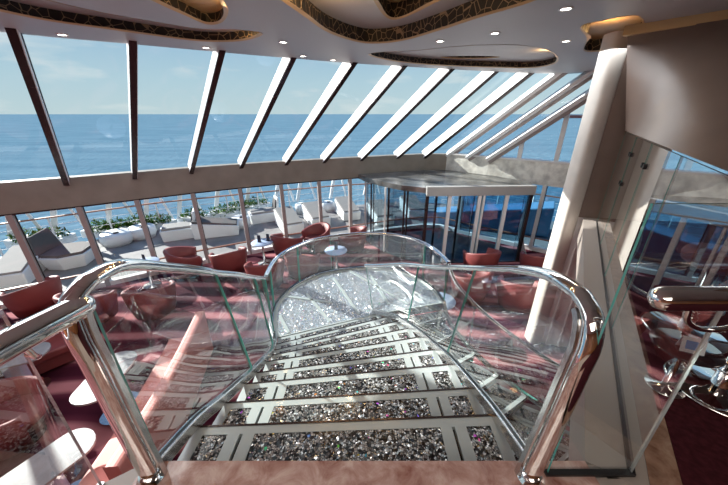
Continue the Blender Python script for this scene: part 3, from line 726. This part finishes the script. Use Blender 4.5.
banquette('banquette', [(6.0,3.2),(6.2,4.3),(6.0,5.6)], 'low rose banquette past the cream column seen through the glass guard', 1, .8)
# added small table with a card, standing in for a lounge table's reflection
X, Y = atz(662,348,-1.0+0)
e = empty('reflection_table', (3.05,2.75,-2.8)); e.location = (1.97,1.44,.002); tag(e, 'small dark round side table added for a reflection in the glass guard', 'table')
m = MB(); m.lathe([(0,.33),(.165,.33),(.17,.338),(.165,.346),(0,.346)], n=40); m.build('tabletop', tabled_m, e)
m = MB(); m.lathe([(0,0),(.1,0),(.1,.012),(.02,.02),(.018,.33)], n=24); m.build('pedestal', chrome, e)

cdm = MB(); cdm.hexa([(-.055,-.03,0),(.055,-.03,0),(.055,-.026,0),(-.055,-.026,0)],[(-.055,-.002,.09),(.055,-.002,.09),(.055,.0,.09),(-.055,.0,.09)]); cdm.hexa([(-.055,.026,0),(.055,.026,0),(.055,.03,0),(-.055,.03,0)],[(-.055,.0,.09),(.055,.0,.09),(.055,.002,.09),(-.055,.002,.09)])
cdm.hexa([(-.035,-.0245,.02),(.035,-.0245,.02),(.035,-.022,.02),(-.035,-.022,.02)],[(-.035,-.0105,.07),(.035,-.0105,.07),(.035,-.008,.07),(-.035,-.008,.07)], 1)
o = cdm.build('reflection_card', [card_m, cardb_m]); o.location = (1.95,1.40,.349); o.rotation_euler = (0,0,R(-25)); tag(o, 'white and blue folded card standing on the side table added for a reflection', 'card')
# ================================================================== OUTSIDE DECK
dk = MB(); DK = [(-20,3.2),(-13.5,8.4),(-11.2,10.1),(-8.6,12.0),(-5,13.8),(-1,15.4),(2.2,16.2),(5.5,15.6),(9,12.5),(14,8)]
dk.prism(DK+[(p[0],p[1]) for p in reversed(WALL)]+[(-20,0)], -3.0, -2.82); struct(dk.build('deck', deck_m))
rl = empty('deck_railing', (-8.6,12.0,-2.82)); tag(rl, 'outdoor deck railing of pale posts and wires with a brown wooden cap', 'railing')
m = MB(); m.sweep([(p[0],p[1],-1.72) for p in DK], .10, .045, square=True); m.build('cap_rail', capr_m, rl)
for z in (-2.0,-2.3,-2.6):
    m = MB(); m.sweep([(p[0],p[1],z) for p in DK], .02, .02, n=6); m.build('wire', white, rl)
m = MB()
tot = 0
for a, b in zip(DK, DK[1:]):
    L_ = math.dist(a, b); k = max(1, round(L_/1.4))
    for j in range(k):
        x, y = lerp(a, b, j/k); tot += 1
        q = MB(); q.sweep([(x,y,-2.82),(x,y,-1.74)], .045, .045, side=(1,0,0), square=True); q.build('rail_post', white, rl)
local(rl)
# sea, horizon vessel
s_ = MB(); n = 64; s_.add([(0,0,-18)]+[(40000*math.cos(2*math.pi*k/n),40000*math.sin(2*math.pi*k/n),-18) for k in range(n)], [(0,1+k,1+(k+1)%n) for k in range(n)])
struct(s_.build('sea', sea_m))
e = empty('cargo_ship', (0,0,-18)); tag(e, 'distant long ship with a red hull near the horizon beside the cream column', 'ship')
r = ray(578,122); t = 1500; bx, by = r[0]*t, r[1]*t
m = MB(); m.hexa([(bx-95,by,-17),(bx+95,by,-17),(bx+95,by+25,-17),(bx-95,by+25,-17)],[(bx-105,by,-4),(bx+105,by,-4),(bx+105,by+25,-4),(bx-105,by+25,-4)]); m.build('hull', pbr('ship_red',(.42,.12,.09),.6), e)
m = MB(); m.box(bx-100,bx-60,by+2,by+22,-4,12); m.box(bx-50,bx+95,by+2,by+22,-4,1); m.build('superstructure', white, e)
local(e)
# outdoor seats
def daybed(kind, loc, rz, label):
    e = empty('outdoor_daybed', (loc[0],loc[1],-2.82), rz); e.scale = (.8,.8,1.05); tag(e, label, 'daybed')
    if kind == 'pod':
        poly = [(-.75,-.55),(.0,-.85),(.75,-.6),(.85,.35),(.3,.8),(-.55,.75)]
        m = MB(); m.prism([(x*.85,y*.85) for x,y in poly], 0, .12); m.hexa([(x*.0,y*.0,0) for x,y in poly[:4]],[(x*.0,y*.0,0) for x,y in poly[:4]])
        m = MB(); n = 6; vs = [(x*.8,y*.8,0) for x,y in poly]+[(x,y,.42) for x,y in poly]
        m.add(vs, [tuple(range(n))[::-1],tuple(range(n,2*n))]+[(i,(i+1)%n,n+(i+1)%n,n+i) for i in range(n)]); m.build('shell', plast_m, e, .03)
        m = MB(); m.prism([(x*.88,y*.88) for x,y in poly], .40, .50); m.build('cushion', cush_m, e, .03)
        m = MB(); m.hexa([(-.82,-.5,.42),(-.7,-.55,.42),(-.45,.75,.42),(-.6,.8,.42)],[(-.95,-.2,1.0),(-.86,-.22,1.0),(-.62,.6,1.08),(-.72,.62,1.08)]); m.build('backrest', cush_m, e, .03)
    elif kind == 'sofa':
        m = MB(); m.hexa([(-.7,-.42,0),(.7,-.42,0),(.75,.42,0),(-.75,.42,0)],[(-.75,-.5,.42),(.8,-.5,.42),(.8,.48,.42),(-.8,.48,.42)]); m.build('shell', plast_m, e, .03)
        m = MB(); m.box(-.68,.62,-.42,.42,.40,.5); m.build('cushion', cush2_m, e, .03)
        m = MB(); m.hexa([(.62,-.48,.40),(.76,-.48,.40),(.76,.46,.40),(.62,.46,.40)],[(.74,-.40,1.0),(.84,-.40,1.0),(.84,.40,1.0),(.74,.40,1.0)]); m.build('backrest', plast_m, e, .02)
        m = MB(); m.hexa([(.55,-.36,.48),(.63,-.36,.48),(.63,.36,.48),(.55,.36,.48)],[(.66,-.32,.9),(.74,-.32,.9),(.74,.32,.9),(.66,.32,.9)]); m.build('back_cushion', cush_m, e, .02)
    else:
        m = MB(); m.hexa([(-.5,-1.0,0),(.5,-1.0,0),(.5,1.0,0),(-.5,1.0,0)],[(-.52,-1.05,.38),(.52,-1.05,.38),(.52,1.05,.62),(-.52,1.05,.62)]); m.build('shell', plast_m, e, .04)
        m = MB(); m.hexa([(-.46,-.98,.38),(.46,-.98,.38),(.46,.98,.61),(-.46,.98,.61)],[(-.46,-.98,.44),(.46,-.98,.44),(.46,.98,.70),(-.46,.98,.70)]); m.build('cushion', cush2_m if kind == 'lounger' else cush_m, e, .02)
    return e
def dpos(px, py): return atz(px, py+3, -2.6)
daybed('pod', dpos(71,254), R(20), 'six sided white daybed with grey cushions right of the leftmost window post')
daybed('lounger', dpos(22,266), R(25), 'white outdoor daybed with raised side just behind the leftmost window post')
daybed('pod', dpos(-42,280), R(10), 'white daybed cut by the left edge of the view')
daybed('sofa', dpos(180,229), R(25), 'white outdoor sofa with upright back between second and third window posts')
daybed('grey', dpos(217,226), R(110), 'white outdoor ottoman with a grey pad right of the white sofa')
daybed('sofa', dpos(264,213), R(28), 'white outdoor sofa with a dark back cushion left of the row of loungers')
daybed('lounger', dpos(289,220), R(28), 'first white lounger of the row beyond the dark backed sofa')
daybed('lounger', dpos(316,214), R(25), 'second white lounger of the row, in the middle')
daybed('lounger', dpos(347,208), R(20), 'third white lounger of the row, left of the vestibule')
daybed('lounger', dpos(380,212), R(15), 'white lounger seen through the leftmost vestibule glass')
daybed('lounger', dpos(412,206), R(10), 'white lounger seen through the middle of the vestibule glass')
def planter(px, py, r, label, plants=True):
    X, Y = atz(px, py, -2.7); e = empty('planter_pot', (X,Y,-2.82)); tag(e, label, 'planter')
    m = MB(); m.lathe([(0,0),(r*.85,0),(r,.2),(r*.97,.40),(r*.85,.44),(0,.44)], n=32); m.build('pot', plast_m, e)
    m = MB(); m.lathe([(0,.445),(.09,.445),(.09,.47),(0,.47)], (r*.2,-r*.2,0), n=16); m.build('ashtray_lid', black_m, e)
planter(118,240,.52,'rounded white table pod outside, left one of the touching pair')
planter(143,234,.48,'rounded white table pod outside, right one of the touching pair')
planter(241,224,.40,'rounded white table pod right of the grey padded ottoman')
planter(302,210,.33,'small rounded white pod between the first two loungers')
planter(328,208,.33,'small rounded white pod between the last two loungers')
def shrub(x, y, sx, label, seed):
    rnd = random.Random(seed); e = empty('deck_shrub', (x,y,-2.82)); tag(e, label, 'shrub', 'low green shrubs along the deck railing')
    m = MB()
    for k in range(260):
        a = rnd.uniform(0, 6.28); rr = sx*math.sqrt(rnd.random()); h = rnd.uniform(.25,.72)*(1-.4*rr/sx)
        c = V((rr*math.cos(a), rr*math.sin(a)*.6, h)); d = V((rnd.uniform(-1,1),rnd.uniform(-1,1),rnd.uniform(-.3,1))).normalized(); s2 = d.cross(V((0,0,1))).normalized()*.035
        m.add([c-s2,c+d*.14,c+s2,c-d*.04], [(0,1,2,3)])
    m.build('foliage', leaf_m, e)
    m = MB(); m.prism([(-sx,-.3),(sx,-.3),(sx,.3),(-sx,.3)], 0, .28); m.build('trough', plast_m, e, .02)
dirs = [(26,233,'green shrub behind the leftmost white daybeds'),(50,231,'green shrub peeping past the daybed with six sides'),(100,224,'green shrub directly behind the left pod of the pair'),(118,222,'green shrub to the right behind the left pod of the pair'),(137,219,'bushiest green shrub, behind the right pod of the pair'),(157,217,'green shrub left of the white outdoor sofa'),(193,212,'green shrub beside the back of the white sofa'),(222,208,'green shrub above the grey padded ottoman'),(238,204,'green shrub above the single white pod'),(256,200,'green shrub behind the dark backed sofa')]
for k, (px, py, l) in enumerate(dirs):
    X, Y = atz(px, py, -2.35); shrub(X, Y, .62, l, k)
def aframe():
    e = empty('deck_frame_stand', (0,0,0))
    m = MB(); m.sweep([(-.5,0,0),(-.02,0,2.0)], .17, .10, side=(1,0,0), square=True); m.build('leg', white, e)
    m = MB(); m.sweep([(.55,0,0),(.02,0,2.0)], .09, .08, side=(1,0,0), square=True); m.build('leg', white, e)
    m = MB(); m.sweep([(.15,0,1.25),(.55,0,1.35),(.62,0,1.55)], .09, .09, side=(0,1,0), square=True); m.build('arm', white, e)
    m = MB(); m.box(-.16,.16,-.07,.07,1.95,2.06); m.build('cap', white, e)
    return e
af = None
for k, (px, py, l) in enumerate([(28,236,'white frame stand on deck behind the leftmost daybeds'),(70,230,'white frame stand on deck behind the six sided daybed'),(122,221,'white frame stand above the pair of pods'),(158,216,'white frame stand left of the white outdoor sofa'),(190,212,'white frame stand right behind the white sofa back'),(226,206,'white frame stand above the grey padded ottoman'),(256,202,'white frame stand left of the dark backed sofa'),(284,198,'white frame stand behind the first lounger'),(306,196,'white frame stand behind the second lounger'),(338,193,'white frame stand behind the third lounger'),(372,190,'white frame stand seen through the vestibule glass')]):
    X, Y = atz(px, py, -2.55)
    if af is None: af = aframe(); tag(af, l, 'frame stand', 'white frame stands along the railing'); af.location = (X,Y,-2.82); af.rotation_euler = (0,0,R(28))
    else: dup(af, (X,Y,-2.82), R(28)+.1*math.sin(k*3), l)
# blue curved screen on deck seen through the vestibule doors
b_ = MB(); b_.hexa([(3.1,12.6,-2.82),(7.2,10.9,-2.82),(7.8,11.9,-2.82),(3.3,13.4,-2.82)],[(3.1,12.6,-2.3),(7.2,10.9,-1.6),(7.8,11.9,-1.6),(3.3,13.4,-2.3)])
tag(b_.build('deck_locker', blued_m, bevel=.05), 'long blue sloping locker on deck beyond the vestibule doors', 'locker')

# ================================================================== WORLD AND LIGHT
w = bpy.data.worlds.new('world'); sc.world = w; w.use_nodes = True; N = w.node_tree.nodes; L = w.node_tree.links; bg = N['Background']
tc = N.new('ShaderNodeTexCoord'); sp = N.new('ShaderNodeSeparateXYZ'); L.new(tc.outputs['Generated'], sp.inputs[0])
rp = N.new('ShaderNodeValToRGB'); e = rp.color_ramp.elements
e[0].position = 0; e[0].color = (.42,.52,.54,1); e[1].position = 1; e[1].color = (.10,.20,.42,1)
for p, c in ((.08,(.36,.49,.55)),(.2,(.24,.39,.53)),(.4,(.16,.29,.50))): k = e.new(p); k.color = (*c,1)
L.new(sp.outputs['Z'], rp.inputs['Fac'])
mp = N.new('ShaderNodeMapping'); mp.inputs['Scale'].default_value = (3,3,14); L.new(tc.outputs['Generated'], mp.inputs[0])
ns = N.new('ShaderNodeTexNoise'); ns.inputs['Scale'].default_value = 1.6; ns.inputs['Detail'].default_value = 7; L.new(mp.outputs[0], ns.inputs['Vector'])
r2 = N.new('ShaderNodeValToRGB'); r2.color_ramp.elements[0].position = .56; r2.color_ramp.elements[1].position = .72; L.new(ns.outputs['Fac'], r2.inputs['Fac'])
ml = N.new('ShaderNodeMath'); ml.operation = 'MULTIPLY'; ml.inputs[1].default_value = .55; L.new(r2.outputs['Color'], ml.inputs[0])
mx = N.new('ShaderNodeMix'); mx.data_type = 'RGBA'; mx.inputs[7].default_value = (.62,.64,.62,1); L.new(ml.outputs[0], mx.inputs[0]); L.new(rp.outputs['Color'], mx.inputs[6])
L.new(mx.outputs[2], bg.inputs['Color']); bg.inputs['Strength'].default_value = 1.0
def light(name, kind, loc, energy, col=(1,1,1), size=1, rot=(0,0,0), sy=None):
    d = bpy.data.lights.new(name, kind); d.energy = energy; d.color = col
    if kind == 'AREA':
        d.size = size
        if sy: d.shape = 'RECTANGLE'; d.size_y = sy
    elif kind == 'POINT': d.shadow_soft_size = size
    o = bpy.data.objects.new(name, d); COL.objects.link(o); o.location = loc; o.rotation_euler = rot; return o
sd = V((-.75,.45,.42)).normalized()
sun = light('sun', 'SUN', (0,0,10), 9, (1,.95,.88)); sun.data.angle = R(.6); sun.rotation_euler = sd.to_track_quat('Z','Y').to_euler()
# unseen fill lights added to brighten the lounge and the upper room
light('lounge_fill', 'AREA', (-4,3.0,2.5), 95, (.98,.98,1), 3.5)
light('lounge_fill', 'AREA', (2.5,6.0,2.5), 75, (.96,.98,1), 2.5)
light('upper_fill', 'AREA', (0,-2.2,2.5), 65, (1,.9,.8), 2.5)
light('upper_fill', 'AREA', (6.5,-1,2.5), 60, (1,.86,.75), 2)
for px, py, en in ((225,8,6),(300,-6,10),(340,12,6),(400,-6,6),(545,57,5),(606,36,5),(240,37,2)):
    X, Y = atz(px, py, CZ); light('cove_lamp', 'POINT', (X,Y,CZ+.04), en, (1,.62,.26), .05)

sc.view_settings.view_transform = 'Standard'; sc.view_settings.look = 'None'; sc.view_settings.gamma = 1; sc.view_settings.use_curve_mapping = False
sc.view_settings.exposure = 0.46
sc.cycles.max_bounces = 14; sc.cycles.transparent_max_bounces = 32; sc.cycles.glossy_bounces = 6; sc.cycles.use_denoising = True
